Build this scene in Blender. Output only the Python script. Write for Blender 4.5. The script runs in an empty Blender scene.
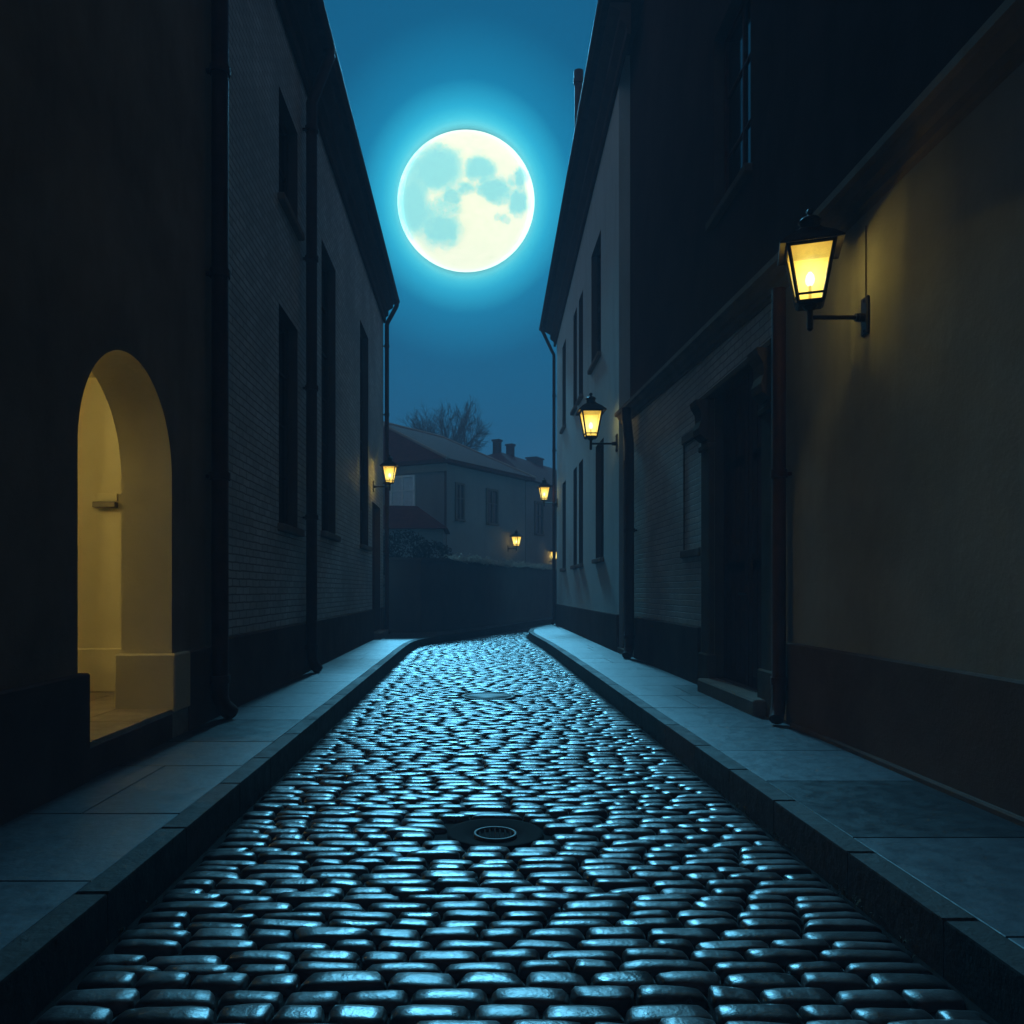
import bpy, math, random
import numpy as np
from mathutils import Vector, Matrix, noise as mnoise

random.seed(7)
PI = math.pi
scene = bpy.context.scene
COL = scene.collection
R = math.radians

# ------------------------------------------------------------------ materials
def new_mat(name):
    m = bpy.data.materials.new(name)
    m.use_nodes = True
    nt = m.node_tree
    b = nt.nodes['Principled BSDF']
    return m, nt, b

def N(nt, t, **kw):
    n = nt.nodes.new(t)
    for k, v in kw.items():
        if k.startswith('i_'):
            n.inputs[k[2:].replace('_', ' ')].default_value = v
        else:
            setattr(n, k, v)
    return n

def pos_node(nt):
    return nt.nodes.new('ShaderNodeNewGeometry').outputs['Position']

def noise_n(nt, vec, scale, detail=4, rough=.55):
    n = N(nt, 'ShaderNodeTexNoise', i_Scale=scale, i_Detail=detail, i_Roughness=rough)
    nt.links.new(vec, n.inputs['Vector'])
    return n.outputs['Fac']

def mix_col(nt, fac, a, b):
    n = N(nt, 'ShaderNodeMix', data_type='RGBA')
    for key, v in ((0, fac), (6, a), (7, b)):
        if hasattr(v, 'is_output'):
            nt.links.new(v, n.inputs[key])
        else:
            n.inputs[key].default_value = v if key == 0 else (*v, 1)
    return n.outputs[2]

def ramp(nt, fac, stops):
    n = N(nt, 'ShaderNodeValToRGB')
    el = n.color_ramp.elements
    while len(el) < len(stops):
        el.new(.5)
    for e, (p, c) in zip(el, stops):
        e.position = p
        e.color = (*c, 1) if len(c) == 3 else c
    nt.links.new(fac, n.inputs['Fac'])
    return n.outputs['Color']

def mapr(nt, v, a, b, c, d):
    n = N(nt, 'ShaderNodeMapRange')
    nt.links.new(v, n.inputs[0])
    for i, x in enumerate((a, b, c, d)):
        n.inputs[i + 1].default_value = x
    return n.outputs[0]

def math_n(nt, op, a, b=None):
    n = N(nt, 'ShaderNodeMath', operation=op)
    for i, v in enumerate((a, b)):
        if v is None:
            continue
        if hasattr(v, 'is_output'):
            nt.links.new(v, n.inputs[i])
        else:
            n.inputs[i].default_value = v
    return n.outputs[0]

def bump(nt, b, h, strength=.3, dist=.02, prev=None):
    n = N(nt, 'ShaderNodeBump', i_Strength=strength, i_Distance=dist)
    nt.links.new(h, n.inputs['Height'])
    if prev is not None:
        nt.links.new(prev, n.inputs['Normal'])
    nt.links.new(n.outputs['Normal'], b.inputs['Normal'])
    return n.outputs['Normal']

def mat_plaster(name, c1, c2, scale=1.2, rough=.85, bstr=.35, streak=True, spec=0.):
    """rendered / limewashed wall with blotches, rain streaks and a grainy surface"""
    m, nt, b = new_mat(name)
    p = pos_node(nt)
    f1 = noise_n(nt, p, scale, 6, .6)
    f1 = mapr(nt, f1, .3, .7, 0, 1)
    col = mix_col(nt, f1, c1, c2)
    if streak:
        mp = N(nt, 'ShaderNodeMapping')
        mp.inputs['Scale'].default_value = (3, 3, .5)
        nt.links.new(p, mp.inputs['Vector'])
        f2 = noise_n(nt, mp.outputs[0], 1.0, 5, .6)
        f2 = mapr(nt, f2, .5, .8, 0, .28)
        col = mix_col(nt, f2, col, tuple(x * .45 for x in c1))
    nt.links.new(col, b.inputs['Base Color'])
    b.inputs['Roughness'].default_value = rough
    b.inputs['Specular IOR Level'].default_value = spec
    g = noise_n(nt, p, 38, 6, .7)
    g2 = noise_n(nt, p, 3.5, 3, .5)
    nrm = bump(nt, b, g2, .25, .04)
    bump(nt, b, g, bstr, .012, nrm)
    return m

def mat_brick(name, c1, c2, mortar, bstr=.8):
    """painted brick wall that runs along Y"""
    m, nt, b = new_mat(name)
    p = pos_node(nt)
    s = N(nt, 'ShaderNodeSeparateXYZ'); nt.links.new(p, s.inputs[0])
    c = N(nt, 'ShaderNodeCombineXYZ')
    nt.links.new(s.outputs['Y'], c.inputs['X']); nt.links.new(s.outputs['Z'], c.inputs['Y'])
    wob = N(nt, 'ShaderNodeVectorMath', operation='MULTIPLY_ADD')
    nz = N(nt, 'ShaderNodeTexNoise', i_Scale=6.0, i_Detail=2.0); nt.links.new(p, nz.inputs['Vector'])
    nt.links.new(nz.outputs['Color'], wob.inputs[0])
    wob.inputs[1].default_value = (.02, .02, .02)
    nt.links.new(c.outputs[0], wob.inputs[2])
    br = N(nt, 'ShaderNodeTexBrick', i_Scale=1.0)
    br.inputs['Brick Width'].default_value = .26
    br.inputs['Row Height'].default_value = .085
    br.inputs['Mortar Size'].default_value = .009
    br.inputs['Mortar Smooth'].default_value = .4
    br.inputs['Color1'].default_value = (*c1, 1)
    br.inputs['Color2'].default_value = (*c2, 1)
    br.inputs['Mortar'].default_value = (*mortar, 1)
    nt.links.new(wob.outputs[0], br.inputs['Vector'])
    f = mapr(nt, noise_n(nt, p, .9, 5, .6), .35, .7, 0, .7)
    col = mix_col(nt, f, br.outputs['Color'], tuple(x * .55 for x in c1))
    nt.links.new(col, b.inputs['Base Color'])
    b.inputs['Roughness'].default_value = .65
    b.inputs['Specular IOR Level'].default_value = .35
    h = math_n(nt, 'SUBTRACT', 1.0, br.outputs['Fac'])
    sep = N(nt, 'ShaderNodeSeparateColor'); nt.links.new(br.outputs['Color'], sep.inputs[0])
    h = math_n(nt, 'ADD', h, math_n(nt, 'MULTIPLY', sep.outputs[0], 1.6))
    nrm = bump(nt, b, h, bstr, .015)
    bump(nt, b, noise_n(nt, p, 45, 4, .6), .35, .008, nrm)
    return m

def mat_simple(name, c, rough=.6, metal=0., var=.35, scale=6, bstr=.15, bscale=60, spec=.5):
    m, nt, b = new_mat(name)
    p = pos_node(nt)
    f = mapr(nt, noise_n(nt, p, scale, 5, .6), .3, .7, 0, 1)
    nt.links.new(mix_col(nt, f, tuple(x * (1 - var) for x in c), tuple(min(1, x * (1 + var)) for x in c)),
                 b.inputs['Base Color'])
    b.inputs['Roughness'].default_value = rough
    b.inputs['Metallic'].default_value = metal
    b.inputs['Specular IOR Level'].default_value = spec
    bump(nt, b, noise_n(nt, p, bscale, 4, .6), bstr, .006)
    return m

def mat_stone_attr(name, base, rough0, rough1, bstr=.5, spec=.5):
    """wet stone, every stone with its own tone (attribute 'tone')"""
    m, nt, b = new_mat(name)
    p = pos_node(nt)
    at = N(nt, 'ShaderNodeAttribute', attribute_name='tone')
    tone = at.outputs['Fac']
    col = mix_col(nt, tone, tuple(x * .5 for x in base), tuple(x * 1.7 for x in base))
    f = mapr(nt, noise_n(nt, p, 22, 5, .65), .35, .7, 0, .6)
    col = mix_col(nt, f, col, tuple(x * .4 for x in base))
    nt.links.new(col, b.inputs['Base Color'])
    rn = noise_n(nt, p, 9, 4, .6)
    rr = mapr(nt, rn, .3, .7, rough0, rough1)
    rr = math_n(nt, 'ADD', rr, math_n(nt, 'MULTIPLY', tone, .1))
    nt.links.new(rr, b.inputs['Roughness'])
    b.inputs['Specular IOR Level'].default_value = spec
    nrm = bump(nt, b, noise_n(nt, p, 14, 3, .55), .5 * bstr, .03)
    bump(nt, b, noise_n(nt, p, 70, 5, .65), .6 * bstr, .008, nrm)
    return m

def mat_tiles(name, c, axis_scale=3.2):
    m, nt, b = new_mat(name)
    p = pos_node(nt)
    w = N(nt, 'ShaderNodeTexWave', i_Scale=axis_scale, i_Distortion=1.2, i_Detail=2.0)
    w.bands_direction = 'Z'
    w.wave_profile = 'SAW'
    nt.links.new(p, w.inputs['Vector'])
    f = mapr(nt, noise_n(nt, p, 5, 5, .7), .3, .7, 0, 1)
    col = mix_col(nt, f, tuple(x * .55 for x in c), tuple(x * 1.4 for x in c))
    nt.links.new(col, b.inputs['Base Color'])
    b.inputs['Roughness'].default_value = .9
    b.inputs['Specular IOR Level'].default_value = .02
    nrm = bump(nt, b, w.outputs['Fac'], .9, .05)
    bump(nt, b, noise_n(nt, p, 18, 4, .6), .5, .03, nrm)
    return m

def mat_emit(name, c, s):
    m = bpy.data.materials.new(name); m.use_nodes = True
    nt = m.node_tree; nt.nodes.clear()
    o = N(nt, 'ShaderNodeOutputMaterial')
    e = N(nt, 'ShaderNodeEmission'); e.inputs[0].default_value = (*c, 1); e.inputs[1].default_value = s
    nt.links.new(e.outputs[0], o.inputs[0])
    return m

def mat_lamp_glass(name):
    """amber glass of a lit lantern: scatters part of the lamp's light as glow, lets the rest through"""
    m = bpy.data.materials.new(name); m.use_nodes = True
    nt = m.node_tree; nt.nodes.clear()
    o = N(nt, 'ShaderNodeOutputMaterial')
    tc = N(nt, 'ShaderNodeTexCoord')
    ln = N(nt, 'ShaderNodeVectorMath', operation='DISTANCE')
    nt.links.new(tc.outputs['Object'], ln.inputs[0])
    ln.inputs[1].default_value = (.42, 0, .30)
    f = mapr(nt, ln.outputs['Value'], .08, .30, 1, 0)
    ns = noise_n(nt, tc.outputs['Object'], 14, 3, .5)
    col = ramp(nt, f, [(0, (.80, .42, .045)), (.55, (1.0, .68, .10)), (.85, (1.0, .84, .26)), (1, (1.0, .90, .42))])
    e = N(nt, 'ShaderNodeEmission'); nt.links.new(col, e.inputs[0])
    st = math_n(nt, 'MULTIPLY', mapr(nt, f, 0, 1, .75, 1.05), mapr(nt, ns, .3, .7, .85, 1.1))
    nt.links.new(st, e.inputs[1])
    t = N(nt, 'ShaderNodeBsdfTransparent'); t.inputs[0].default_value = (.92, .86, .70, 1)
    a = N(nt, 'ShaderNodeAddShader')
    nt.links.new(e.outputs[0], a.inputs[0]); nt.links.new(t.outputs[0], a.inputs[1])
    nt.links.new(a.outputs[0], o.inputs[0])
    return m

M = {}
M['cobble'] = mat_stone_attr('wet_cobble_stone', (.022, .012, .012), .25, .37, .30, .45)
M['slab'] = mat_stone_attr('damp_paving_slab', (.040, .043, .052), .33, .48, .25, .45)
M['kerb'] = mat_stone_attr('dark_kerb_stone', (.03, .018, .016), .55, .75, .5, .15)
M['dirt'] = mat_simple('joint_dirt', (.009, .0045, .0038), .9, spec=.03)
M['earth'] = mat_simple('garden_earth', (.05, .035, .025), .9)
M['plaster_near'] = mat_plaster('old_brown_render', (.22, .165, .12), (.34, .26, .195))
M['passage'] = mat_plaster('ochre_limewash', (.56, .51, .34), (.66, .60, .42), 1.5, .85, .25, False)
M['passage_floor'] = mat_simple('worn_floor_tile', (.26, .22, .16), .5)
M['brick_left'] = mat_brick('grey_painted_brick', (.56, .56, .52), (.74, .73, .68), (.24, .23, .21), 1.0)
M['brick_right'] = mat_brick('pale_painted_brick', (.66, .61, .52), (.78, .72, .62), (.32, .28, .24), .9)
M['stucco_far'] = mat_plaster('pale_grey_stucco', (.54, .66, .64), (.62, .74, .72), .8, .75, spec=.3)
M['stucco_right'] = mat_plaster('cream_stucco', (.255, .255, .225), (.37, .37, .335), .9, .8, .22)
M['dark_wall'] = mat_plaster('dark_brown_render', (.05, .034, .031), (.08, .055, .05), .9)
M['plinth'] = mat_plaster('dark_plinth_render', (.115, .09, .08), (.16, .125, .11), 2.0)
M['trim'] = mat_plaster('weathered_trim', (.20, .165, .14), (.28, .235, .20), 2.0)
M['cornice'] = mat_plaster('dark_timber_cornice', (.075, .05, .045), (.11, .075, .065), 2.0)
M['trim_dark'] = mat_plaster('dark_trim_stone', (.11, .085, .07), (.16, .125, .10), 2.0)  # darker tone of the trim, for door surround and upper sills
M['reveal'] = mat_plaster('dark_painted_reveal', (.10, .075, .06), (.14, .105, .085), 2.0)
M['wood'] = mat_simple('dark_red_brown_wood', (.085, .024, .015), .6, scale=9, spec=.1)
M['frame'] = mat_simple('dark_window_paint', (.05, .027, .021), .6, spec=.12)
M['pipe'] = mat_simple('brown_painted_pipe', (.06, .022, .015), .5, .0, .3, spec=.15)
M['iron'] = mat_simple('black_iron', (.022, .018, .016), .42, .6)
M['castiron'] = mat_simple('worn_cast_iron', (.02, .016, .015), .6, .3, spec=.3)
M['rim'] = mat_simple('worn_steel_rim', (.16, .12, .10), .4, .7)
M['tiles'] = mat_tiles('red_brown_roof_tiles', (.090, .020, .016))
M['tiles_dark'] = mat_tiles('dark_roof_tiles', (.055, .035, .035))
M['far_wall'] = mat_plaster('far_house_render', (.17, .165, .165), (.22, .21, .21), .6)
M['far_trim'] = mat_plaster('far_house_trim', (.22, .19, .17), (.28, .25, .22), .8)
M['white_paint'] = mat_simple('white_window_paint', (.65, .66, .66), .5, var=.1)
M['sky_pane'] = mat_simple('sky_reflection_pane', (.5, .55, .58), .8, var=.1)  # pane colour with the sky's reflection painted in
M['garden_wall'] = mat_plaster('sooty_garden_wall', (.07, .05, .05), (.10, .075, .07), 1.4)
M['bark'] = mat_simple('bare_bark', (.05, .038, .03), .85)
M['leaf'] = mat_simple('dark_hedge_leaf', (.007, .008, .005), .85, scale=3, spec=.05)
M['dry'] = mat_simple('dry_creeper', (.42, .38, .32), .8, spec=.1)
M['weed'] = mat_simple('gutter_weed', (.05, .045, .025), .8, spec=.1)
M['metal_box'] = mat_simple('dull_letterbox_metal', (.10, .085, .06), .4, .5)

mg, nt, b = new_mat('dark_window_glass')
b.inputs['Base Color'].default_value = (.012, .011, .012, 1)
b.inputs['Roughness'].default_value = .08
bump(nt, b, noise_n(nt, pos_node(nt), 2.2, 2, .5), .12, .02)
M['glass'] = mg
M['lamp_glass'] = mat_lamp_glass('amber_lantern_glass')
M['bulb'] = mat_emit('hot_filament_bulb', (1.0, .82, .38), 3.5)

# ------------------------------------------------------------------ mesh builder
class MB:
    def __init__(self):
        self.v, self.f, self.t, self.smooth = [], [], [], []
    def add(self, vs, fs, tone=.5, smooth=False):
        o = len(self.v)
        self.v += [tuple(p) for p in vs]
        for f in fs:
            self.f.append(tuple(i + o for i in f)); self.t.append(tone); self.smooth.append(smooth)
    def quad(self, a, b, c, d, **k):
        self.add([a, b, c, d], [(0, 1, 2, 3)], **k)
    def box(self, x0, x1, y0, y1, z0, z1, **k):
        vs = [(x, y, z) for z in (z0, z1) for x, y in ((x0, y0), (x1, y0), (x1, y1), (x0, y1))]
        self.add(vs, [(0, 3, 2, 1), (4, 5, 6, 7), (0, 1, 5, 4), (1, 2, 6, 5), (2, 3, 7, 6), (3, 0, 4, 7)], **k)
    def bbox(self, x0, x1, y0, y1, z0, z1, c=.01, **k):
        """box with chamfered edges"""
        if x0 > x1: x0, x1 = x1, x0
        if y0 > y1: y0, y1 = y1, y0
        c = min(c, (x1 - x0) * .45, (y1 - y0) * .45, (z1 - z0) * .45)
        import itertools
        vs, idx = [], {}
        for ax in range(3):
            for s in itertools.product((0, 1), repeat=3):
                p = []
                for i, (lo, hi) in enumerate(((x0, x1), (y0, y1), (z0, z1))):
                    q = hi if s[i] else lo
                    if i != ax:
                        q += -c if s[i] else c
                    p.append(q)
                idx[(ax, s)] = len(vs); vs.append(p)
        fs = []
        for ax in range(3):
            o = [i for i in range(3) if i != ax]
            for sd in (0, 1):
                loop = []
                for a, b_ in ((0, 0), (1, 0), (1, 1), (0, 1)):
                    s = [0, 0, 0]; s[ax] = sd; s[o[0]] = a; s[o[1]] = b_
                    loop.append(idx[(ax, tuple(s))])
                fs.append(loop)
            for a in (0, 1):
                for b_ in (0, 1):
                    s0 = [0, 0, 0]; s0[o[0]] = a; s0[o[1]] = b_
                    s1 = list(s0); s1[ax] = 1
                    s0[ax] = 0
                    fs.append([idx[(o[0], tuple(s0))], idx[(o[0], tuple(s1))], idx[(o[1], tuple(s1))], idx[(o[1], tuple(s0))]])
        for s in itertools.product((0, 1), repeat=3):
            fs.append([idx[(0, s)], idx[(1, s)], idx[(2, s)]])
        self.add(vs, fs, **k)
    def tube(self, pts, r, n=10, cap=True, **k):
        pts = [Vector(p) for p in pts]
        rs = r if isinstance(r, (list, tuple)) else [r] * len(pts)
        up = None
        vs, fs = [], []
        for i, p in enumerate(pts):
            d = (pts[min(i + 1, len(pts) - 1)] - pts[max(i - 1, 0)])
            d = d.normalized() if d.length > 1e-9 else Vector((0, 0, 1))
            if up is None:
                up = d.orthogonal().normalized()
            up = (up - d * up.dot(d))
            up = up.normalized() if up.length > 1e-6 else d.orthogonal().normalized()
            w = d.cross(up)
            for j in range(n):
                a = 2 * PI * j / n
                vs.append(p + (up * math.cos(a) + w * math.sin(a)) * rs[i])
        for i in range(len(pts) - 1):
            for j in range(n):
                k2 = (j + 1) % n
                fs.append((i * n + j, i * n + k2, (i + 1) * n + k2, (i + 1) * n + j))
        k.setdefault('smooth', True)
        self.add(vs, fs, **k)
        if cap:
            o = len(self.v) - len(vs)
            self.add(vs[:n], [tuple(range(n))], smooth=False)
            self.add(vs[-n:], [tuple(range(n))], smooth=False)
    def lathe(self, c, prof, n=20, smooth=True):
        vs, fs = [], []
        for r_, z in prof:
            for j in range(n):
                a = 2 * PI * j / n
                vs.append((c[0] + r_ * math.cos(a), c[1] + r_ * math.sin(a), c[2] + z))
        for i in range(len(prof) - 1):
            for j in range(n):
                k2 = (j + 1) % n
                fs.append((i * n + j, i * n + k2, (i + 1) * n + k2, (i + 1) * n + j))
        self.add(vs, fs, smooth=smooth)
    def extrude_y(self, prof, path):
        """closed (x,z) profile swept along path of (y, dz) stations (optional dx)"""
        n = len(prof); vs = []
        for st in path:
            y, dz = st[0], st[1]; dx = st[2] if len(st) > 2 else 0
            vs += [(x + dx, y, z + dz) for x, z in prof]
        fs = []
        for i in range(len(path) - 1):
            for j in range(n):
                k2 = (j + 1) % n
                fs.append((i * n + j, i * n + k2, (i + 1) * n + k2, (i + 1) * n + j))
        fs.append(tuple(range(n))); fs.append(tuple((len(path) - 1) * n + j for j in range(n)))
        self.add(vs, fs)
    def panel(self, x, sx, y0, y1, z0, z1, ops=(), depth=.2):
        """wall face on the plane x, facing sx, with rectangular openings and their reveals"""
        ys = sorted({y0, y1, *[v for o in ops for v in o[:2]]})
        zs = sorted({z0, z1, *[v for o in ops for v in o[2:4]]})
        for a, b_ in zip(ys, ys[1:]):
            for c, d in zip(zs, zs[1:]):
                my, mz = (a + b_) / 2, (c + d) / 2
                if any(o[0] < my < o[1] and o[2] < mz < o[3] for o in ops):
                    continue
                self.quad((x, a, c), (x, b_, c), (x, b_, d), (x, a, d))
        xb = x - sx * depth
        for o in ops:
            a, b_, c, d = o[:4]
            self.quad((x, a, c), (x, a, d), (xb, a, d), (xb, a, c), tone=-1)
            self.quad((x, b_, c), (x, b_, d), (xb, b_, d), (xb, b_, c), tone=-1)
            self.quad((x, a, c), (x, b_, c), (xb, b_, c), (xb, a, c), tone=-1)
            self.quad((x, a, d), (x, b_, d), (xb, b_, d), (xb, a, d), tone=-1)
    def build(self, name, mat, parent=None, world=True, mat2=None):
        me = bpy.data.meshes.new(name)
        off = Vector((0, 0, 0))
        if parent is not None and world:
            q = parent
            while q is not None:
                off += q.location; q = q.parent
        me.from_pydata([tuple(Vector(p) - off) for p in self.v] if parent is not None else self.v, [], self.f)
        me.polygons.foreach_set('use_smooth', self.smooth)
        at = me.attributes.new('tone', 'FLOAT', 'FACE')
        at.data.foreach_set('value', self.t)
        me.materials.append(mat)
        if mat2 is not None:      # faces of tone -1 take the second material
            me.materials.append(mat2)
            me.polygons.foreach_set('material_index', [1 if q < 0 else 0 for q in self.t])
        me.update()
        o = bpy.data.objects.new(name, me)
        COL.objects.link(o)
        if parent is not None:
            o.parent = parent
        return o

def thing(name, label, cat, loc, rz=0, group=None):
    o = bpy.data.objects.new(name, None)
    COL.objects.link(o)
    o.empty_display_size = .3
    o.location = loc; o.rotation_euler = (0, 0, rz)
    o['label'] = label; o['category'] = cat
    if group: o['group'] = group
    return o

def tag(o, label, cat, group=None):
    o['label'] = label; o['category'] = cat
    if group: o['group'] = group
    return o

def struct(o, kind='structure'):
    o['kind'] = kind
    return o

def copy_tree(o, parent=None):
    c = o.copy(); COL.objects.link(c)
    if parent is not None: c.parent = parent
    for ch in list(o.children):
        copy_tree(ch, c)
    return c

# ------------------------------------------------------------------ measures of the street
K = .18                     # pavement height above the road
XL, XR = -2.50, 2.93        # house fronts
# road edges: stations of (left x, left y, right x, right y)
ST = [(-1.47, -9, 1.74, -9), (-1.47, 0, 1.74, 0), (-1.47, 8, 1.74, 8), (-1.47, 14, 1.74, 14), (-1.46, 17.6, 1.72, 18.2),
      (-1.36, 19.4, 1.66, 20.6), (-.98, 21.0, 1.62, 22.4), (-.22, 22.9, 1.66, 23.8), (.65, 25.4, 1.88, 25.6),
      (1.55, 28.2, 2.42, 27.7), (2.6, 31.4, 3.2, 29.6), (3.9, 34.5, 4.6, 32.0), (6.2, 39.5, 7.6, 37.2)]

def catmull(P, t):
    i = max(0, min(len(P) - 2, int(t))); f = t - i
    p0, p1, p2, p3 = (np.array(P[max(0, min(len(P) - 1, i + k))], float) for k in (-1, 0, 1, 2))
    # keep long straights straight
    return .5 * ((2 * p1) + (-p0 + p2) * f + (2 * p0 - 5 * p1 + 4 * p2 - p3) * f * f + (-p0 + 3 * p1 - 3 * p2 + p3) * f ** 3)

def dense(P, step=.05):
    """resample stations at even centre-line distance"""
    out = []
    for i in range(len(P) - 1):
        for k in range(60):
            f = k / 60
            out.append(np.array(P[i], float) * (1 - f) + np.array(P[i + 1], float) * f if i < 3 else catmull(P, i + f))
    out.append(np.array(P[-1], float))
    out = np.array(out)
    c = np.stack([(out[:, 0] + out[:, 2]) / 2, (out[:, 1] + out[:, 3]) / 2], 1)
    s = np.concatenate([[0], np.cumsum(np.linalg.norm(np.diff(c, axis=0), axis=1))])
    return out, s

EDGE, ES = dense(ST)
def edge_at(s):
    return np.array([np.interp(s, ES, EDGE[:, k]) for k in range(4)])

DRAIN = (.13, 4.67); MAN = (.20, 10.6)
DRAIN_R, MAN_R = .285, .36

# ------------------------------------------------------------------ ground, road, pavements
g = MB(); g.quad((-60, -30, -.09), (60, -30, -.09), (60, 95, -.09), (-60, 95, -.09))
struct(g.build('ground', M['earth']))

def build_road():
    mb = MB()
    rnd = random.Random(3)
    # bed under the stones
    ss = np.arange(2.0, ES[-1] - .2, .5)
    for a, b_ in zip(ss, ss[1:]):
        e, f = edge_at(a), edge_at(b_)
        mb.quad((e[0] - .1, e[1], -.036), (e[2] + .1, e[3], -.036), (f[2] + .1, f[3], -.036), (f[0] - .1, f[1], -.036), tone=-1)
    NU, NV = 9, 9
    us = np.array([-1, -.965, -.84, -.45, 0, .45, .84, .965, 1.])
    vs_ = np.array([-1, -.94, -.82, -.5, 0, .5, .82, .94, 1.])
    def stone(c, ax, ay, hx, hy, far, drop=0.):
        """c centre, ax/ay unit axes (2D), half sizes: a worn loaf-shaped sett"""
        nu, nv, U, V = (NU, NV, us, vs_) if not far else (5, 5, us[[0, 2, 4, 6, 8]], vs_[[0, 2, 4, 6, 8]])
        h = .025 + rnd.uniform(-.003, .004)
        tx, ty = rnd.gauss(0, .0028), rnd.gauss(0, .022)
        pw = rnd.uniform(5.0, 9.0); pv = rnd.uniform(5.0, 11.0)
        tone = rnd.random()
        rnd_e = rnd.uniform(.08, .30); bow = rnd.gauss(0, .07); tap = rnd.gauss(0, .08); skew = rnd.gauss(0, .06)
        z0 = rnd.gauss(0, .0028) - drop
        sd = rnd.random() * 100
        V_, F_ = [], []
        for j in range(nv):
            for i in range(nu):
                u, v = float(U[i]), float(V[j])
                # plan: rounded ends
                ed = 1 - rnd_e * abs(u) ** 9
                ed2 = 1 - .10 * abs(v) ** 4
                lu = u * hx * ed2 * (1 + skew * v)
                lv = v * hy * ed * (1 + tap * u) + bow * hy * (1 - u * u)
                z = h * (1 - abs(u) ** (pw * 1.6)) * (1 - abs(v) ** pv) - .025
                wob = mnoise.noise((u * 2.6 + sd, v * 1.5, sd)) * .0045 * (1 - abs(u) ** 4) * (1 - v ** 4)
                z += z0 + tx * u + ty * v * hy * 6 * .12 + wob
                if abs(u) == 1 or abs(v) == 1:
                    z = -.04
                V_.append((c[0] + ax[0] * lu + ay[0] * lv, c[1] + ax[1] * lu + ay[1] * lv, z))
        for j in range(nv - 1):
            for i in range(nu - 1):
                a = j * nu + i
                F_.append((a, a + 1, a + nu + 1, a + nu))
        mb.add(V_, F_, tone=tone, smooth=True)
    s = 11.0 - .2    # a little in front of the picture's bottom edge
    s = 10.4
    while s < ES[-1] - .6:
        d = rnd.uniform(.084, .118)
        e = edge_at(s + d / 2)
        L, Rr = np.array(e[:2]), np.array(e[2:])
        W = np.linalg.norm(Rr - L); ax = (Rr - L) / W
        ay = np.array((-ax[1], ax[0]))
        gut = .035
        x = gut + rnd.uniform(-.02, .02)
        end = W - gut
        xs = []
        while x < end - .10:
            w = rnd.triangular(.14, .37, .24)
            if end - (x + w) < .14: w = end - x
            xs.append((x, w)); x += w
        off = rnd.gauss(0, .006); slope = rnd.gauss(0, .006)
        for x, w in xs:
            gap = rnd.uniform(.002, .005)
            c = L + ax * (x + w / 2) + ay * (off + slope * (x - W / 2) + rnd.gauss(0, .005)
                                              + .012 * math.sin(x * 1.7 + s * .9))
            if (np.hypot(*(c - DRAIN)) < DRAIN_R + .03 or np.hypot(*(c - MAN)) < MAN_R + .05):
                continue
            # stones that would run over a cover are cut short
            hx = w / 2 - gap
            cc = np.array(c)
            for q, qr in ((DRAIN, DRAIN_R), (MAN, MAN_R)):
                dv = cc - np.array(q)
                if abs(dv[1]) < qr and abs(dv[0]) < qr + hx:
                    lim = math.sqrt(max(0, qr * qr - dv[1] ** 2)) + .015
                    sgn = 1 if dv[0] > 0 else -1
                    outer = abs(dv[0]) + hx
                    inner = max(abs(dv[0]) - hx, lim)
                    if outer - inner < .07:
                        hx = 0; break
                    hx = (outer - inner) / 2
                    cc = np.array((q[0] + sgn * (outer + inner) / 2, cc[1]))
            if hx <= 0: continue
            hy = d / 2 * rnd.uniform(.97, 1.06) - .001
            an = rnd.gauss(0, .018)
            ax2 = ax * math.cos(an) + ay * math.sin(an); ay2 = np.array((-ax2[1], ax2[0]))
            stone(cc, ax2, ay2, hx, hy, cc[1] > 27)
        s += d
    return mb.build('road', M['cobble'], mat2=M['dirt'])
struct(build_road())

def slab(mb, P, z0, z1, rnd, c=.0025, tone=None):
    """paving slab over the plan quad P with softened arris"""
    P = [np.array(p, float) for p in P]
    cen = sum(P) / 4
    dz = [rnd.uniform(-.0012, .0006) for _ in P]
    ins = [p + (cen - p) / (np.linalg.norm(cen - p) + 1e-9) * c * 1.4 for p in P]
    V_ = [(*p, z0) for p in P] + [(*p, z1 - c + d) for p, d in zip(P, dz)] + [(*p, z1 + d) for p, d in zip(ins, dz)]
    F_ = [(8, 9, 10, 11)]
    for i in range(4):
        j = (i + 1) % 4
        F_ += [(i, j, 4 + j, 4 + i), (4 + i, 4 + j, 8 + j, 8 + i)]
    mb.add(V_, F_, tone=rnd.random() if tone is None else tone)

def inset_quad(a, b_, c, d, g_):
    P = [np.array(p, float) for p in (a, b_, c, d)]
    cen = sum(P) / 4
    return [p + (cen - p) / np.linalg.norm(cen - p) * g_ for p in P]

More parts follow.
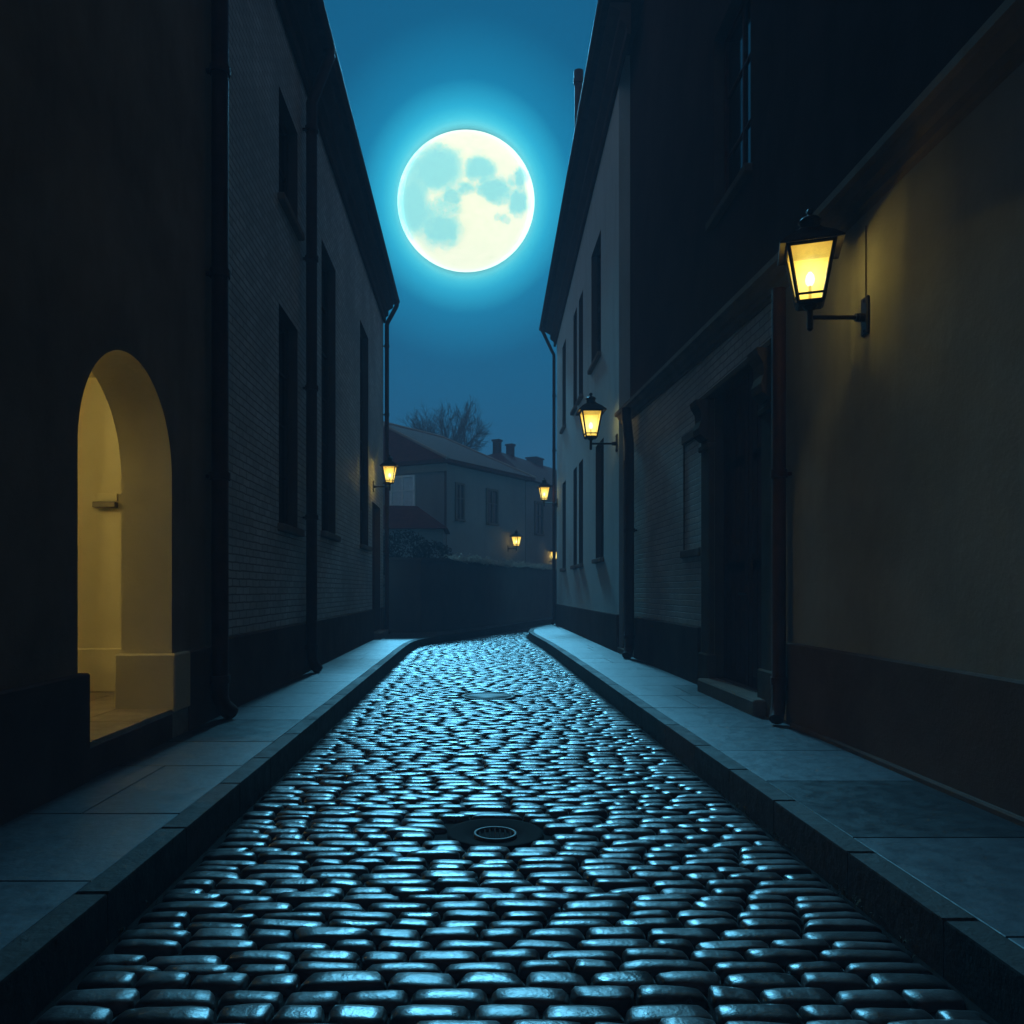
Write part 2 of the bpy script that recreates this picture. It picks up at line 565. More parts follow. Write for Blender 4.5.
KW = .13
def pavement(side):
    rnd = random.Random(20 + side)
    kb, pv = MB(), MB()
    def inner(s):
        e = edge_at(s); f = edge_at(s + .05)
        A, B = (e[:2], f[:2]) if side == 0 else (e[2:], f[2:])
        d = (B - A) / (np.linalg.norm(B - A) + 1e-9)
        n_ = np.array((-d[1], d[0])) if side == 0 else np.array((d[1], -d[0]))
        return A, A + n_ * KW
    if side == 0:
        OUT = [(XL, -9), (XL, 22.95), (-1.5, 23.0), (-.75, 24.3), (.2, 26.6), (1.3, 29.8), (3.2, 35.2), (5.6, 41)]
    else:
        OUT = [(3.0, -9), (3.0, 15.9), (2.90, 28.05), (4.1, 30.4), (7.3, 36.3)]
    OUT = np.array(OUT); osd = np.concatenate([[0], np.cumsum(np.linalg.norm(np.diff(OUT, axis=0), axis=1))])
    def outer(s, A):
        # nearest point across the pavement: same y on the straight, then by fraction
        y0 = 17.5 if side == 0 else 20.
        s0 = float(np.interp(y0, EDGE[:, 1 if side == 0 else 3], ES))
        if s <= s0:
            return np.array((np.interp(A[1], OUT[:, 1], OUT[:, 0]) if side else XL, A[1]))
        o0 = float(np.interp(y0, OUT[:2 if side == 0 else 3, 1], osd[:2 if side == 0 else 3]))
        t = (s - s0) / (ES[-1] - s0)
        o = o0 + t * (osd[-1] - o0)
        return np.array([np.interp(o, osd, OUT[:, k]) for k in (0, 1)])
    s = 3.0
    while s < ES[-1] - .8:          # kerb stones
        ln = rnd.uniform(.75, 1.05)
        a0, a1 = inner(s); b0, b1 = inner(s + ln)
        n = 3
        slab(kb, inset_quad(a0, b0, b1, a1, .004), -.06, K + .0015, rnd, .009)
        s += ln
    s = 3.0 + .3 * side
    bed = MB()
    while s < ES[-1] - .8:          # slabs
        ln = rnd.uniform(.85, 1.2)
        if s > 24: ln *= .7
        _, a1 = inner(s); _, b1 = inner(s + ln)
        ao, bo = outer(s, a1), outer(s + ln, b1)
        pv.quad((*a1, K - .02), (*ao, K - .02), (*bo, K - .02), (*b1, K - .02), tone=0)
        if s < 26 and rnd.random() < .4 and (side == 0 or a1[1] > 7.5):
            f = rnd.choice((.42, .5, .6))
            am, bm_ = a1 + (ao - a1) * f, b1 + (bo - b1) * f
            slab(pv, inset_quad(a1, b1, bm_, am, .007), K - .03, K, rnd)
            slab(pv, inset_quad(am, bm_, bo, ao, .007), K - .03, K, rnd)
        else:
            slab(pv, inset_quad(a1, b1, bo, ao, .008), K - .03, K, rnd)
        s += ln
    struct(kb.build('kerb', M['kerb'])); struct(pv.build('pavement', M['slab']))
pavement(0); pavement(1)

# drain and manhole cover
t = thing('drain', 'small round drain with a bright rim sunk in the near cobbles', 'drain', (DRAIN[0], DRAIN[1], 0))
m_ = MB(); m_.lathe((0, 0, 0), [(DRAIN_R, -.05), (DRAIN_R * .98, -.012), (DRAIN_R * .9, -.012), (.2, -.024), (.125, -.036), (.118, -.05), (0, -.05)], 40)
m_.build('dish', M['dirt'], t, False)
m_ = MB(); m_.lathe((0, 0, 0), [(.128, -.04), (.126, -.016), (.112, -.016), (.108, -.05)], 32); m_.build('rim', M['castiron'], t, False)
m_ = MB()
for k in range(-3, 4):
    w = math.sqrt(.108 ** 2 - (k * .03) ** 2)
    m_.bbox(k * .03 - .006, k * .03 + .006, -w, w, -.046, -.022, .002)
m_.build('grate', M['dirt'], t, False)
t = thing('manhole_cover', 'flat dark manhole cover further up the street among bright cobbles', 'manhole cover', (MAN[0], MAN[1], 0))
m_ = MB(); m_.lathe((0, 0, 0), [(MAN_R, -.035), (MAN_R, -.002), (MAN_R - .05, -.001), (MAN_R - .06, -.02)], 40); m_.build('frame', M['castiron'], t, False)
m_ = MB(); m_.lathe((0, 0, 0), [(MAN_R - .062, -.02), (MAN_R - .064, -.008), (0, -.006)], 40)
m_.build('lid', M['castiron'], t, False)

# weeds in the gutters
def weeds():
    mb = MB(); rnd = random.Random(9)
    for side in (0, 1):
        for _ in range(200 if side else 90):
            s = 10.5 + 14 * rnd.random() ** 1.3
            e = edge_at(s)
            cx, cy = (e[0] + .015, e[1]) if side == 0 else (e[2] - .015, e[3])
            cx += rnd.gauss(0, .018)
            if mnoise.noise((cy * 1.6, side * 9, 0)) < -.05: continue
            for _b in range(4):
                a = rnd.uniform(0, 2 * PI); l = rnd.uniform(.012, .038); w = .0025
                dx, dy = math.cos(a), math.sin(a)
                p = Vector((cx + rnd.gauss(0, .012), cy + rnd.gauss(0, .03), -.012))
                q = p + Vector((dx * l * .5, dy * l * .5, l * .7)); r_ = p + Vector((dx * l, dy * l, l * .75))
                sd = Vector((-dy, dx, 0)) * w
                mb.add([p - sd, p + sd, q + sd * .8, q - sd * .8, r_], [(0, 1, 2, 3), (3, 2, 4)])
    o = mb.build('gutter_weeds', M['weed']); struct(o, 'stuff')
    tag(o, 'thin weeds and debris growing in the gutters along both kerbs', 'weeds')
weeds()

# ------------------------------------------------------------------ building parts
def window(root, x, sx, ya, yb, za, zb, depth=.16, cols=2, rows=3, sill=True, frame='frame', pane='glass', sillmat='trim', label=None):
    """casement set back in its opening: frame with glazing bars > pane, sill"""
    xf = x - sx * (depth - .07); xb = x - sx * depth
    a, b_ = min(xf, xb), max(xf, xb)
    m = MB(); t_ = .065
    m.bbox(a, b_, ya, ya + t_, za, zb, .008); m.bbox(a, b_, yb - t_, yb, za, zb, .008)
    m.bbox(a, b_, ya + t_, yb - t_, za, za + t_, .008); m.bbox(a, b_, ya + t_, yb - t_, zb - t_, zb, .008)
    xm = (a + b_) / 2
    for i in range(1, cols):
        y = ya + (yb - ya) * i / cols
        m.bbox(xm - .02, xm + .02, y - .025, y + .025, za + t_, zb - t_, .006)
    for i in range(1, rows):
        z = za + (zb - za) * i / rows
        m.bbox(xm - .016, xm + .016, ya + t_, yb - t_, z - .016, z + .016, .005)
    w = m.build('window', M[frame], root)
    if label: w['label'] = label
    m = MB(); m.box(xm - .004 - sx * .012, xm + .004 - sx * .012, ya + .03, yb - .03, za + .03, zb - .03)
    m.build('pane', M[pane], w)
    if sill:
        m = MB()
        o0, o1 = sorted((x + sx * .09, x - sx * (depth - .075)))
        m.bbox(o0, o1, ya - .07, yb + .07, za - .10, za - .004, .012)
        m.build('sill', M[sillmat], w)
    return w

def downpipe(root, x, sx, y, ztop, zbot, r=.062, swan=None, shoe=(0, 0)):
    """pipe standing off the wall, with collars, a shoe and optionally a swan neck up to the gutter"""
    m = MB()
    xc = x + sx * (r + .05)
    pts = []
    if swan:
        gx, gy, gz = swan
        pts += [(gx, gy, gz), (gx, gy, gz - .12), (gx + (xc - gx) * .12, gy + (y - gy) * .12, gz - .2)]
        pts += [(xc - (xc - gx) * .12, y - (y - gy) * .12, ztop + .1), (xc, y, ztop)]
    else:
        pts += [(xc, y, ztop)]
    pts += [(xc, y, zbot + .22), (xc + sx * .02 + shoe[0] * .03, y + shoe[1] * .03, zbot + .13), (xc + sx * .07 + shoe[0] * .12, y + shoe[1] * .12, zbot + .05)]
    m.tube(pts, r, 12)
    z = zbot + .35
    while z < ztop:
        m.tube([(xc, y, z), (xc, y, z + .07)], r * 1.22, 12)
        b0, b1 = sorted((x, xc)); m.box(b0, b1, y - .02, y + .02, z + .02, z + .05)
        z += 1.9
    return m.build('downpipe', M['pipe'], root)

def door_leaf(root, x, sx, ya, yb, za, zb, depth, mat='wood'):
    m = MB(); xb = x - sx * depth
    a, b_ = sorted((xb, xb - sx * .05))
    m.box(a, b_, ya, yb, za, zb)
    f0, f1 = sorted((xb + sx * .002, xb + sx * .03))
    mid = (ya + yb) / 2
    for (p, q) in ((ya, mid - .006), (mid + .006, yb)):
        m.bbox(f0, f1, p, p + .11, za, zb, .006); m.bbox(f0, f1, q - .11, q, za, zb, .006)
        for z in (za, za + (zb - za) * .36, za + (zb - za) * .70, zb - .13):
            m.bbox(f0, f1, p + .11, q - .11, z, z + .13, .006)
        n = 4
        for i in range(n):      # planks of the panels
            y0 = p + .11 + (q - p - .22) * i / n
            m.bbox(f0, (f0 + f1) / 2 if sx > 0 else f1, y0 + .003, y0 + (q - p - .22) / n - .003, za + .13, zb - .13, .004)
    d = m.build('door', M[mat], root)
    h = MB(); xh = xb + sx * .075
    h.tube([(xb + sx * .03, mid + .08, za + 1.02), (xh, mid + .08, za + 1.02), (xh, mid + .18, za + 1.02)], .011, 8)
    h.build('handle', M['iron'], d)
    return d

def gable_roof(root, x_e, x_r, x_b, z_e, rise, y0, y1, mat='tiles_dark', dz=(0, 0), zb=None, th=.14, name='roof'):
    """roof over a house along Y: eave x_e, ridge x_r, back x_b (closed prism)"""
    m = MB()
    vs = []
    for y, d in ((y0, dz[0]), (y1, dz[1])):
        vs += [(x_e, y, z_e + d), (x_r, y, z_e + rise + d), (x_b, y, z_e + d), (x_b, y, z_e - th + d), (x_e, y, z_e - th + d)]
    m.add(vs, [(0, 1, 6, 5), (1, 2, 7, 6), (2, 3, 8, 7), (3, 4, 9, 8), (4, 0, 5, 9), (0, 1, 2, 3, 4), (5, 6, 7, 8, 9)])
    return m.build(name, M[mat], root)

# ---------------- left, near: house with the lit archway
AY0, AY1, AZS, AZF = 5.06, 6.64, 2.33, .42      # arch jambs, springing, passage floor
ACY, AR = (AY0 + AY1) / 2, (AY1 - AY0) / 2
h1 = thing('archway_house', 'dark rendered house with a lit round archway at its foot', 'house', (XL - 3, 0, 0))
def arch_face(m, x):
    top = 3.4
    m.panel(x, 1, -14, 7.9, 0, 12.6, [(AY0, AY1, 0, top)], 0)
    n = 40
    P = [(ACY - AR * math.cos(PI * i / n), AZS + AR * math.sin(PI * i / n)) for i in range(n + 1)]
    for (a, za), (b_, zb) in zip(P, P[1:]):
        m.quad((x, a, za), (x, b_, zb), (x, b_, top), (x, a, top))
    return P
m = MB(); P = arch_face(m, XL)
m.quad((XL, 7.9, 0), (-9.5, 7.9, 0), (-9.5, 7.9, 12.6), (XL, 7.9, 12.6)); m.quad((XL, -14, 0), (-9.5, -14, 0), (-9.5, -14, 12.6), (XL, -14, 12.6))
m.quad((-9.5, -14, 0), (-9.5, 7.9, 0), (-9.5, 7.9, 12.6), (-9.5, -14, 12.6))
m.build('wall', M['plaster_near'], h1)
m = MB(); XI = XL - .42
for (a, za), (b_, zb) in zip(P, P[1:]):
    m.add([(XL, a, za), (XL, b_, zb), (XI, b_, zb), (XI, a, za)], [(0, 1, 2, 3)], smooth=True)
for y in (AY0, AY1):
    m.quad((XL, y, AZF), (XL, y, AZS), (XI, y, AZS), (XI, y, AZF))
m.build('arch_reveal', M['passage'], h1)
m = MB(); top = 3.45
m.panel(XI, -1, 4.9, 7.72, AZF, top, [(AY0, AY1, AZF, 3.4)], 0)
for (a, za), (b_, zb) in zip(P, P[1:]):
    m.quad((XI, a, za), (XI, b_, zb), (XI, b_, 3.4), (XI, a, 3.4))
m.quad((XI, 7.72, AZF), (-5.2, 7.72, AZF), (-5.2, 7.72, top), (XI, 7.72, top))
m.quad((XI, 4.9, AZF), (-5.2, 4.9, AZF), (-5.2, 4.9, top), (XI, 4.9, top))
m.quad((-5.2, 4.9, AZF), (-5.2, 7.72, AZF), (-5.2, 7.72, top), (-5.2, 4.9, top))
m.quad((XI, 4.9, top), (XI, 7.72, top), (-5.2, 7.72, top), (-5.2, 4.9, top))
m.build('passage_wall', M['passage'], h1)
m = MB(); m.bbox(-5.13, XI - .02, 7.66, 7.719, AZF, .84, .01); m.bbox(-5.19, -5.14, 4.91, 7.65, AZF, .84, .01)
m.build('passage_skirting', M['passage'], h1)
m = MB()
rr = random.Random(4)
m.box(-5.2, XL + .03, 4.9, 7.72, .1, AZF - .012)
for i in range(5):
    for j in range(8):
        x0 = XL + .03 - (i + 1) * .46; y0 = 4.9 + j * .352
        m.bbox(x0 + .004, x0 + .456, y0 + .004, y0 + .348, AZF - .03, AZF + rr.uniform(-.002, .002), .004, tone=rr.random())
m.build('passage_floor', M['passage_floor'], h1)
m = MB(); m.bbox(XI - .01, XL + .055, -14, AY0 + .06, .0, .87, .012); m.bbox(XL - .35, XL + .05, AY1 + .3, 7.89, 0, .87, .012)
m.bbox(XI + .0, XL + .035, AY0 + .06, AY1 - .07, 0, AZF - .035, .008)
m.build('plinth', M['plinth'], h1)
m = MB(); m.bbox(XI - .03, XL + .052, AY1 - .065, AY1 + .3, AZF - .03, .872, .012)
m.build('jamb_base', M['passage'], h1)
downpipe(h1, XL, 1, 7.5, 12.4, K, .078, None, (0, 1))
gable_roof(h1, XL + .5, -6, -9.6, 12.75, 2.2, -14.2, 7.95)
m = MB(); m.extrude_y([(XL + .003, 12.2), (XL + .18, 12.28), (XL + .25, 12.45), (XL + .42, 12.5), (XL + .42, 12.6), (XL + .003, 12.6)], [(-14, 0), (7.88, 0)]); m.build('cornice', M['cornice'], h1)

lb = thing('letterbox', 'small flat metal letterbox on the lit wall inside the archway', 'letterbox', (-3.53, 7.72, 2.2))
m = MB(); m.bbox(-3.64, -3.42, 7.64, 7.716, 2.19, 2.245, .006); m.build('tray', M['metal_box'], lb)
m = MB(); m.bbox(-3.635, -3.425, 7.695, 7.716, 2.25, 2.33, .003); m.build('back_plate', M['passage'], lb)

# ---------------- left, far: painted brick house
Y0, Y1 = 7.93, 22.3
h2 = thing('brick_house', 'grey painted brick house with dark windows and two brown downpipes', 'house', (XL - 3, 15, 0))
WL = [(10.3, 11.4, 6.5, 7.9), (10.3, 11.4, 2.26, 5.1), (13.2, 14.55, 2.38, 7.2), (17.7, 19.1, 2.42, 7.4)]
DL = (19.85, 21.55, .34, 3.6)
m = MB(); m.panel(XL, 1, Y0, Y1, 0, 9.6, WL + [DL], .2)
m.quad((XL, Y1, 0), (-9.5, Y1, 0), (-9.5, Y1, 9.6), (XL, Y1, 9.6)); m.quad((XL, Y0, 0), (-9.5, Y0, 0), (-9.5, Y0, 9.6), (XL, Y0, 9.6))
m.quad((-9.5, Y0, 0), (-9.5, Y1, 0), (-9.5, Y1, 9.6), (-9.5, Y0, 9.6))
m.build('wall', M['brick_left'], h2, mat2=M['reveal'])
for i, w in enumerate(WL):
    window(h2, XL, 1, *w, depth=.2, cols=2, rows=(2, 4, 6, 6)[i])
door_leaf(h2, XL, 1, *DL, .18)
m = MB(); m.bbox(XL - .05, XL + .05, Y0, DL[0] - .02, 0, .92, .012); m.bbox(XL - .05, XL + .05, DL[1] + .02, Y1 - .001, 0, .92, .012); m.build('plinth', M['plinth'], h2)
m = MB(); m.bbox(XL - .18, XL + .22, DL[0] - .05, DL[1] + .05, .1, .335, .015); m.build('step', M['trim'], h2)
prof = [(XL + .003, 8.85), (XL + .07, 8.85), (XL + .07, 9.02), (XL + .14, 9.06), (XL + .14, 9.2), (XL + .27, 9.28), (XL + .27, 9.42), (XL + .003, 9.42)]
m = MB(); m.extrude_y(prof, [(Y0 + .01, 0), (Y1 + .05, 0)]); m.build('cornice', M['cornice'], h2)
gable_roof(h2, XL + .36, -6, -9.6, 9.58, 2.6, Y0 - .02, Y1 + .25)
m = MB(); m.tube([(XL + .38, Y0, 9.5), (XL + .38, Y1 + .2, 9.5)], .065, 10); m.build('gutter', M['pipe'], h2)
downpipe(h2, XL, 1, 11.75, 8.55, K, .08, (XL + .36, 11.95, 9.47), (0, 1))
downpipe(h2, XL, 1, 22.2, 8.75, K, .06, (XL + .37, 22.35, 9.47), (0, -1))

# ---------------- right, far: pale stucco house, its front turned a little to the moon
TH = -.006
h3 = thing('stucco_house', 'tall pale stucco house with narrow dark windows and a roof flue', 'house', (2.93, 28, 0), TH)
def build3(mb, name, mat, parent=None):
    mb.v = [(p[0] + 2.93, p[1] + 28, p[2]) for p in mb.v]
    return mb.build(name, mat, parent or h3)
# windows/pipes below are built with world offsets of the empty, local frame x=0 the front, y<0 towards the viewer
X3, YN = 2.93, 28 - 12.35
W3 = [(17.55, 18.75, 2.12, 4.75), (17.95, 19.45, 6.75, 9.5), (21.0, 21.85, 2.1, 4.85), (22.3, 23.1, 2.1, 4.85), (21.0, 21.85, 6.55, 9.3), (22.3, 23.1, 6.55, 9.3),
      (25.1, 26.1, 2.1, 4.85), (25.1, 26.1, 6.6, 9.3)]
m = MB(); m.panel(X3, -1, YN, 28, 0, 10.4, W3, .2)
def zt(y): return 10.75 + (28 - y) / 12.35 * 1.25
m.quad((X3, YN, 10.4), (X3, 28, 10.4), (X3, 28, zt(28)), (X3, YN, zt(YN)))
for y in (YN, 28):
    m.quad((X3, y, 0), (10, y, 0), (10, y, zt(y)), (X3, y, zt(y)))
m.quad((10, YN, 0), (10, 28, 0), (10, 28, zt(28)), (10, YN, zt(YN)))
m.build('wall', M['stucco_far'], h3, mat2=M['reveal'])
for w in W3:
    window(h3, X3, -1, *w, depth=.2, cols=2 if w[1] - w[0] > .9 else 1, rows=4)
m = MB(); m.bbox(X3 - .05, X3 + .05, YN + .001, 28.04, 0, .92, .012); m.build('plinth', M['plinth'], h3)
prof = [(X3 - .003, -.72), (X3 - .08, -.72), (X3 - .08, -.55), (X3 - .2, -.45), (X3 - .2, -.3), (X3 - .38, -.2), (X3 - .38, -.1), (X3 - .003, -.1)]
m = MB(); m.extrude_y(prof, [(YN - 1.25, zt(YN - 1.25)), (28.3, zt(28.3))]); m.build('cornice', M['cornice'], h3)
gable_roof(h3, X3 - .5, 6.5, 10.1, 10.75, 2.8, YN - 1.3, 28.45, dz=(1.382, -.035))
m = MB(); m.tube([(X3 - .53, YN - 1.3, zt(YN - 1.3) - .06), (X3 - .53, 28.4, zt(28.4) - .06)], .065, 10); m.build('gutter', M['pipe'], h3)
downpipe(h3, X3, -1, 27.9, 9.6, K, .055, (X3 - .52, 28.1, 10.65), (0, -1))
m = MB(); m.tube([(2.80, 20.9, 11.3), (2.80, 20.9, 14.7)], .105, 14); m.tube([(2.80, 20.9, 14.62), (2.80, 20.9, 14.75)], .14, 14)
m.tube([(2.80, 20.9, 14.75), (2.80, 20.9, 14.95)], [.12, .125], 14); m.tube([(2.80, 20.9, 11.2), (2.80, 20.9, 11.7)], .13, 14)
m.build('flue', M['pipe'], h3)

# ---------------- right, near: dark house over a pale ground floor with a sloping cornice
h4 = thing('cornice_house', 'dark house above a pale ground floor with a sloping cornice and panelled door', 'house', (XR + 3, 4, 0))
YE = YN - .02
UX = 3.07
m = MB(); W4 = [(8.85, 10.2, 6.1, 8.4), (2.2, 3.5, 6.1, 8.4)]
m.panel(UX, -1, -14, YE, 3.9, 13.2, W4, .2)
for y in (-14, YE): m.quad((UX, y, 0), (10, y, 0), (10, y, 13.2), (UX, y, 13.2))
m.quad((10, -14, 0), (10, YE, 0), (10, YE, 13.2), (10, -14, 13.2))
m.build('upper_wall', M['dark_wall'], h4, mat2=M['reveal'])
for w in W4:
    window(h4, UX, -1, *w, depth=.2, cols=2, rows=3, sillmat='trim_dark', frame='wood')
D4 = (7.95, 9.70, .34, 3.85); D5 = (14.72, 15.55, .3, 3.9)
YS = 7.46
m = MB(); BW = (10.35, 11.15, 1.95, 3.42)
m.panel(XR, -1, YS, YE, 0, 3.95, [D4, D5, BW], .3)
CP = [(YE, .58), (7.3, 0), (-14, 0)]
m.quad((XR, YS, 3.95), (XR, YE, 3.95), (XR, YE, 4.72), (XR, YS, 4.36))
m.quad((XR, YE, 0), (UX, YE, 0), (UX, YE, 4.7), (XR, YE, 4.7))
# the blind window: bricks set back a little
m.quad((XR + .022, BW[0], BW[2]), (XR + .022, BW[1], BW[2]), (XR + .022, BW[1], BW[3]), (XR + .022, BW[0], BW[3]))
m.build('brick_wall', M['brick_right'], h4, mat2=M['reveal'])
m = MB(); m.bbox(XR - .035, XR + .05, BW[0] - .05, BW[1] + .05, BW[2] - .11, BW[2] - .002, .012); m.build('blind_window_sill', M['trim'], h4); m = MB()
m.bbox(XR - .012, XR + .04, BW[0] - .06, BW[1] + .06, BW[3] + .003, BW[3] + .13, .01)
m.build('blind_window_lintel', M['trim'], h4)
m = MB(); m.panel(XR - .012, -1, -14, YS, 0, 4.36, (), 0); m.quad((XR - .012, YS, 0), (XR, YS, 0), (XR, YS, 4.36), (XR - .012, YS, 4.36))
m.build('stucco_wall', M['stucco_right'], h4)
m = MB(); m.bbox(XR - .06, XR + .05, -14, YS - .12, 0, .92, .012); m.bbox(XR - .045, XR + .05, 10.28, D5[0] - .35, 0, .92, .012)
m.build('plinth', M['plinth'], h4)
m = MB(); m.bbox(XR - .10, XR - .06, -14, YS - .3, .1, .22, .012); m.build('base_ledge', M['plinth'], h4)
prof = [(UX - .003, 4.56), (XR - .15, 4.48), (XR - .17, 4.46), (XR - .17, 4.40), (XR - .12, 4.39), (XR - .09, 4.33), (XR - .05, 4.31), (XR - .045, 4.25), (XR - .015, 4.24), (XR - .015, 4.20), (UX - .003, 4.20)]
m = MB(); m.extrude_y(prof, [(YE - .02, .38), (7.3, 0), (-14, 0)]); m.build('cornice', M['trim'], h4)
door_leaf(h4, XR, -1, *D4, .14); door_leaf(h4, XR, -1, *D5, .12)
m = MB()   # door surround: pilasters with bases and scrolled corbels carrying a lintel
for a, b_ in ((D4[0] - .34, D4[0] - .004), (D4[1] + .004, D4[1] + .34)):
    m.bbox(XR - .07, XR + .02, a, b_, .0, 3.72, .012)
    m.bbox(XR - .10, XR + .02, a - .03, b_ + .03, .0, .62, .015)
    m.bbox(XR - .10, XR + .02, a - .025, b_ + .025, 3.12, 3.19, .012)
    c0 = [(XR, 3.22), (XR - .10, 3.24), (XR - .17, 3.30), (XR - .18, 3.38), (XR - .15, 3.47), (XR - .16, 3.58), (XR - .21, 3.66), (XR - .22, 3.72), (XR, 3.72)]
    m.extrude_y(c0, [(a + .03, 0), (b_ - .03, 0)])
m.bbox(XR - .11, XR + .02, D4[0] - .36, D4[1] + .36, 3.722, 3.796, .012)
m.build('door_surround', M['trim_dark'], h4)
m = MB(); m.bbox(XR - .22, XR + .28, D4[0] - .22, D4[1] - .02, .1, .335, .02); m.build('doorstep', M['trim'], h4)
m = MB(); m.bbox(XR - .12, XR + .2, D5[0] - .03, D5[1] + .03, .1, .296, .015); m.build('side_step', M['trim'], h4)
downpipe(h4, XR, -1, 14.3, 3.95, K, .085, (XR - .18, 14.35, 4.66), (0, -1))
downpipe(h4, XR - .012, -1, 7.34, 4.16, K, .062, None, (0, -1))
gable_roof(h4, UX - .3, 6.5, 10.1, 13.3, 2.4, -14.2, 14.25)
m = MB(); m.extrude_y([(UX - .003, 12.5), (UX - .1, 12.55), (UX - .15, 12.8), (UX - .25, 12.9), (UX - .25, 13.1), (UX - .003, 13.14)], [(-14, 0), (14.2, 0)]); m.build('cornice', M['cornice'], h4)

# ------------------------------------------------------------------ lanterns
def make_lantern(label):
    """wall lantern: plate at the origin, arm along +X, four-sided tapering head on the arm's end"""
    L = thing('wall_lantern', label, 'lantern', (0, 0, 0), 0, 'wall lanterns along the street')
    ax = .42
    m = MB(); m.bbox(.0, .022, -.05, .05, -.13, .15, .006); m.tube([(.02, 0, 0), (.06, 0, 0)], .032, 12)
    for z in (-.1, .12): m.tube([(.02, 0, z), (.03, 0, z)], .012, 8)
    m.build('wall_plate', M['iron'], L, False)
    m = MB(); m.tube([(.03, 0, 0), (ax, 0, .0)], .016, 10); m.tube([(.065, 0, 0), (.085, 0, 0)], .03, 10)
    m.tube([(ax, 0, -.085), (ax, 0, .08)], .022, 10); m.tube([(ax, 0, -.1), (ax, 0, -.085)], [.01, .024], 10)
    m.build('arm', M['iron'], L, False)
    z0, z1, w0, w1 = .10, .50, .085, .155      # head
    m = MB()
    def lerp(f): return w0 + (w1 - w0) * f
    for sx in (-1, 1):
        for sy in (-1, 1):
            m.tube([(ax + sx * w0, sy * w0, z0), (ax + sx * w1, sy * w1, z1)], .0135, 6, smooth=False)
    for f, r_ in ((0, .013), (.13, .010), (1, .014)):
        w, z = lerp(f), z0 + (z1 - z0) * f
        c = [(ax + w, w, z), (ax + w, -w, z), (ax - w, -w, z), (ax - w, w, z)]
        for i in range(4):
            m.tube([c[i], c[(i + 1) % 4]], r_, 6, smooth=False)
    m.bbox(ax - w0, ax + w0, -w0, w0, z0 - .02, z0 - .004, .004)
    m.lathe((ax, 0, 0), [(.0, .05), (.035, .055), (.05, .075), (.06, .085), (.03, .09)], 14)
    m.build('head_frame', M['iron'], L, False)
    m = MB()     # roof: flared square hip, inner ceiling, cowl and finial
    def ring(w, z): return [(ax + w, w, z), (ax + w, -w, z), (ax - w, -w, z), (ax - w, w, z)]
    rings = [ring(.215, .492), ring(.218, .505), ring(.15, .575), ring(.085, .625), ring(.065, .65)]
    vs = [p for r_ in rings for p in r_]
    fs = [(i * 4 + j, i * 4 + (j + 1) % 4, i * 4 + 4 + (j + 1) % 4, i * 4 + 4 + j) for i in range(4) for j in range(4)]
    m.add(vs, fs)
    m.add(ring(.215, .492) + ring(.15, .515), [(j, (j + 1) % 4, 4 + (j + 1) % 4, 4 + j) for j in range(4)] + [(4, 5, 6, 7)])
    m.lathe((ax, 0, 0), [(.065, .65), (.07, .66), (.07, .70), (.085, .705), (.06, .735), (.02, .75), (.018, .765), (.028, .78), (.018, .80), (.0, .81)], 14)
    m.build('roof', M['iron'], L, False)
    m = MB()
    def glass(f0, f1):
        a, b_ = lerp(f0) - .004, lerp(f1) - .004
        za, zb = z0 + (z1 - z0) * f0, z0 + (z1 - z0) * f1
        A, B = ring(a, za), ring(b_, zb)
        m.add(A + B, [(j, (j + 1) % 4, 4 + (j + 1) % 4, 4 + j) for j in range(4)])
    glass(.02, .98)
    m.build('glass', M['lamp_glass'], L, False)
    m = MB(); m.lathe((ax, 0, .0), [(0, .232), (.018, .236), (.03, .255), (.034, .28), (.028, .31), (.012, .335), (0, .34)], 12); m.build('bulb', M['bulb'], L, False)
    m = MB(); m.tube([(ax, 0, .08), (ax, 0, .232)], .012, 8); m.build('lamp_holder', M['iron'], L, False)
    ld = bpy.data.lights.new('lamp_light', 'POINT'); ld.energy = 9; ld.color = (1.0, .77, .20); ld.shadow_soft_size = .035
    lo = bpy.data.objects.new('lamp_light', ld); COL.objects.link(lo); lo.parent = L; lo.location = (ax, 0, .29)
    return L

LAMP_W = 48.0
def place(L, loc, rz, sc=1.0, energy=None):
    L.location = loc; L.rotation_euler = (0, 0, rz); L.scale = (sc, sc, sc)
    if energy:
        for ch in L.children:
            if ch.type == 'LIGHT':
                ch.data = ch.data.copy(); ch.data.energy = energy
    return L

proto = make_lantern('large near lantern on the cream stucco wall right of the panelled door')
SPOTS = [
    ('lantern hanging out where the pale stucco house meets the sloping cornice', (2.86, 15.85, 4.30), PI, 1.25, 95),
    ('lantern at the far corner of the pale stucco house near its downpipe', (2.925, 27.7, 4.40), PI + .05, 1.1, 110),
    ('lantern on the left brick house above its dark door', (XL, 20.0, 3.98), -.05, 1.0, 130),
    ('small lantern on the side wall of the hipped roof house behind the garden wall', (1.57, 35.85, 3.25), -.61, 1.05, 130),
    ('farthest lantern half hidden behind the corner of the pale stucco house', (3.78, 41.0, 2.85), -.5, 1.0, 110),
    ('lantern lighting the passage inside the archway', (-5.2, 6.2, 2.62), 0, 1.0, 1150),
]
lamps = [proto]
for lab, loc, rz, sc, en in SPOTS:
    c = copy_tree(proto); c['label'] = lab
    if 'archway' in lab and 'group' in c: del c['group']
    place(c, loc, rz, sc, en); lamps.append(c)
    if 'archway' in lab:
        for ch in c.children:
            if ch.type == 'LIGHT': ch.data.color = (1.0, .82, .33)
place(proto, (XR - .012, 5.93, 3.42), PI, 1.0, LAMP_W)
